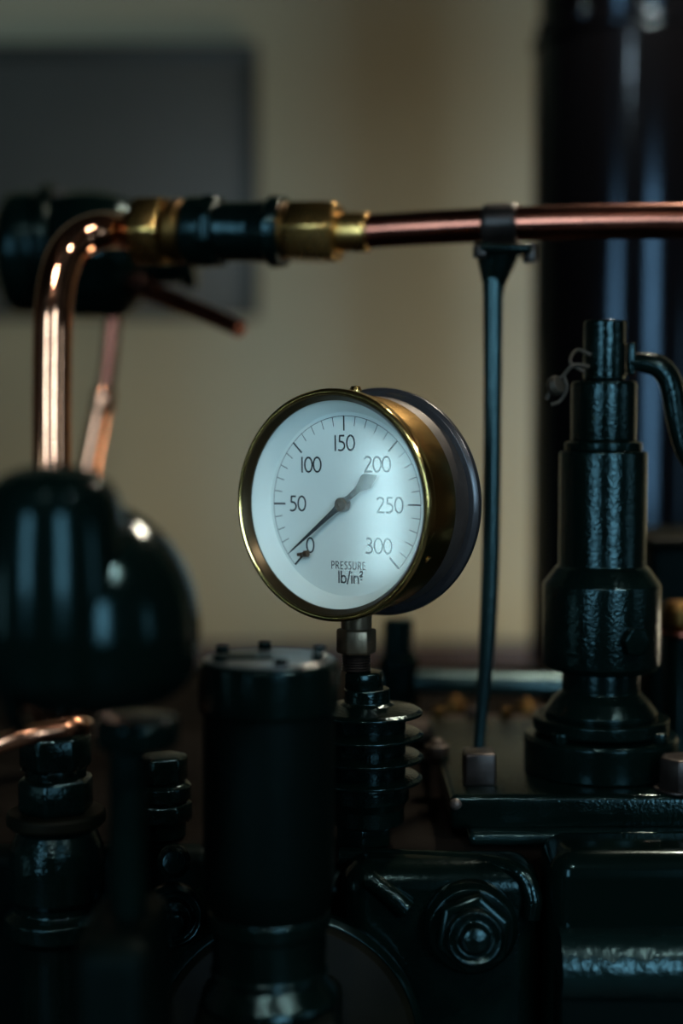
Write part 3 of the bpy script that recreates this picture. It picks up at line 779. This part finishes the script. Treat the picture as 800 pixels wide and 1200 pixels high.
# ================================================================== THINGS BEHIND: tube, fittings, brass
YT = 1.30
st = ss(YT)
bt = thing('cross_tube', 'horizontal blue-green tube behind the gauge and support rod', 'tube', (at(560, 800, YT).x, YT, ZD))
obj('tube', tube([at(436, 798, YT), at(560, 801, YT), at(690, 804, YT)], 14.5 * st, 28), 'green_rod', bt)
obj('tube_post', px_lathe(467, YT, [(15, 724), (18, 728), (18, 765), (24, 772), (24, 826), (18, 830), (18, 860)], 2, 40), 'green_smooth', bt)
obj('tube_saddle', box((at(640, 800, YT).x, YT - .02, ZD + .0004), (at(672, 800, YT).x, YT + .02, zz(806, YT)), .004), 'green_dark', bt)
def brass_fit(px, py, Y, r, label, m='brass_dull', name='brass_fitting'):
    s_ = ss(Y); p = at(px, py, Y)
    t = thing(name, label, 'fitting', (p.x, Y, ZD))
    obj('nut', prism(6, r * s_, p.z - r * .55 * s_, p.z + r * .55 * s_, (p.x, Y, 0), spin=px * .1, bev=.002), m, t)
    obj('stem', lathe_at(closed([(r * .6 * s_, ZD), (r * .6 * s_, p.z - r * .5 * s_)]), (p.x, Y, 0), seg=28), 'iron', t)
    obj('dome_cap', lathe_at([(r * .62 * s_, p.z + r * .5 * s_), (r * .5 * s_, p.z + r * .85 * s_), (.2 * r * s_, p.z + r * 1.02 * s_), (0, p.z + r * 1.05 * s_)], (p.x, Y, 0), seg=28), m, t)
brass_fit(533, 832, 1.32, 17, 'dull brass fitting on the deck left of the support rod')
brass_fit(617, 834, 1.32, 16, 'dull brass fitting on the deck beside the valve pedestal', 'brass_dull')
brass_fit(512, 880, 1.08, 15, 'rusty iron fitting on the deck just beyond the fins', 'iron', 'iron_fitting')
mf = thing('inlet_manifold', 'low dark iron manifold with studs lying behind the fins on the deck', 'manifold', (at(520, 840, 1.24).x, 1.24, ZD))
s_ = ss(1.24)
xa, xb = at(440, 840, 1.24).x, at(640, 840, 1.24).x
obj('manifold_body', box((xa, 1.235, ZD + .0004), (xb, 1.285, zz(846, 1.24)), .014, 5), 'iron', mf)
for q in range(5):
    xq = xa + (xb - xa) * (q + .5) / 5
    if xq < .055: obj('branch', tube(catmull([(xq, 1.245, zz(853, 1.24)), (xq, 1.20, zz(856, 1.24)), (xq + .003, 1.17, zz(862, 1.24)), (xq + .003, 1.165, ZD + .006), (xq + .003, 1.165, ZD + .0008)], 6), 9 * s_, 16), 'deck_iron', mf)
    obj('stud_nut', prism(6, 9 * s_, zz(847, 1.24), zz(834, 1.24), (xq + .012, 1.26, 0), spin=q, bev=.001), 'brass_dull' if q in (1, 3) else 'iron', mf)
# boxy part and brass cock at the right edge
ZE = ZD + .0004
hb = thing('governor_box', 'dark box casting standing behind the relief valve at the right edge', 'casting', (at(830, 700, 1.25).x, 1.3, ZD))
obj('box_body', box((at(762, 700, 1.25).x, 1.25, ZE), (at(900, 700, 1.25).x, 1.40, zz(640, 1.25)), .006), 'green_dark', hb)
obj('box_lid', box((at(756, 700, 1.25).x, 1.24, zz(640, 1.25)), (at(905, 700, 1.25).x, 1.41, zz(630, 1.25)), .003), 'green_olive', hb)
bk = at(794, 722, 1.18); s18 = ss(1.18)
bcok = thing('brass_cock', 'small brass cock beside the relief valve at the right edge', 'cock', (bk.x, 1.18, ZD))
obj('cock_body', lathe_at(fillet2([(0, -16 * s18), (16 * s18, -16 * s18), (19 * s18, -8 * s18), (19 * s18, 8 * s18), (14 * s18, 18 * s18), (0, 18 * s18)], .003), (bk.x, 1.18, bk.z), seg=40), 'brass_dull', bcok)
obj('cock_flange', lathe_at(fillet2([(0, -24 * s18), (24 * s18, -24 * s18), (24 * s18, -16 * s18), (0, -16 * s18)], .002), (bk.x, 1.18, bk.z), seg=40), 'copper_dark', bcok)
obj('cock_stem', lathe_at(closed([(15 * s18, ZD), (15 * s18, bk.z - 24 * s18)]), (bk.x, 1.18, 0), seg=32), 'green', bcok)

# ================================================================== WORLD, CAMERA, VIEW
w = bpy.data.worlds.new('World'); sc.world = w; w.use_nodes = True
w.node_tree.nodes['Background'].inputs[0].default_value = (.5, .6, .7, 1)
w.node_tree.nodes['Background'].inputs[1].default_value = .05

cam_d = bpy.data.cameras.new('camera'); cam = bpy.data.objects.new('camera', cam_d); C.objects.link(cam)
cam.location = (0, 0, CAM_Z); cam.rotation_euler = (PI / 2 - PITCH, 0, 0)
cam_d.sensor_fit = 'VERTICAL'; cam_d.sensor_height = 36; cam_d.sensor_width = 24; cam_d.lens = 50
cam_d.clip_start = .02
cam_d.dof.use_dof = True; cam_d.dof.focus_distance = .932; cam_d.dof.aperture_fstop = 1.8
sc.camera = cam
vs = sc.view_settings
sc.display_settings.display_device = 'sRGB'
vs.view_transform = 'Standard'; vs.look = 'None'; vs.exposure = 0.42; vs.gamma = 1; vs.use_curve_mapping = False
sc.cycles.max_bounces = 8; sc.cycles.transparent_max_bounces = 12
sc.cycles.use_denoising = True
sc.cycles.sample_clamp_indirect = 4
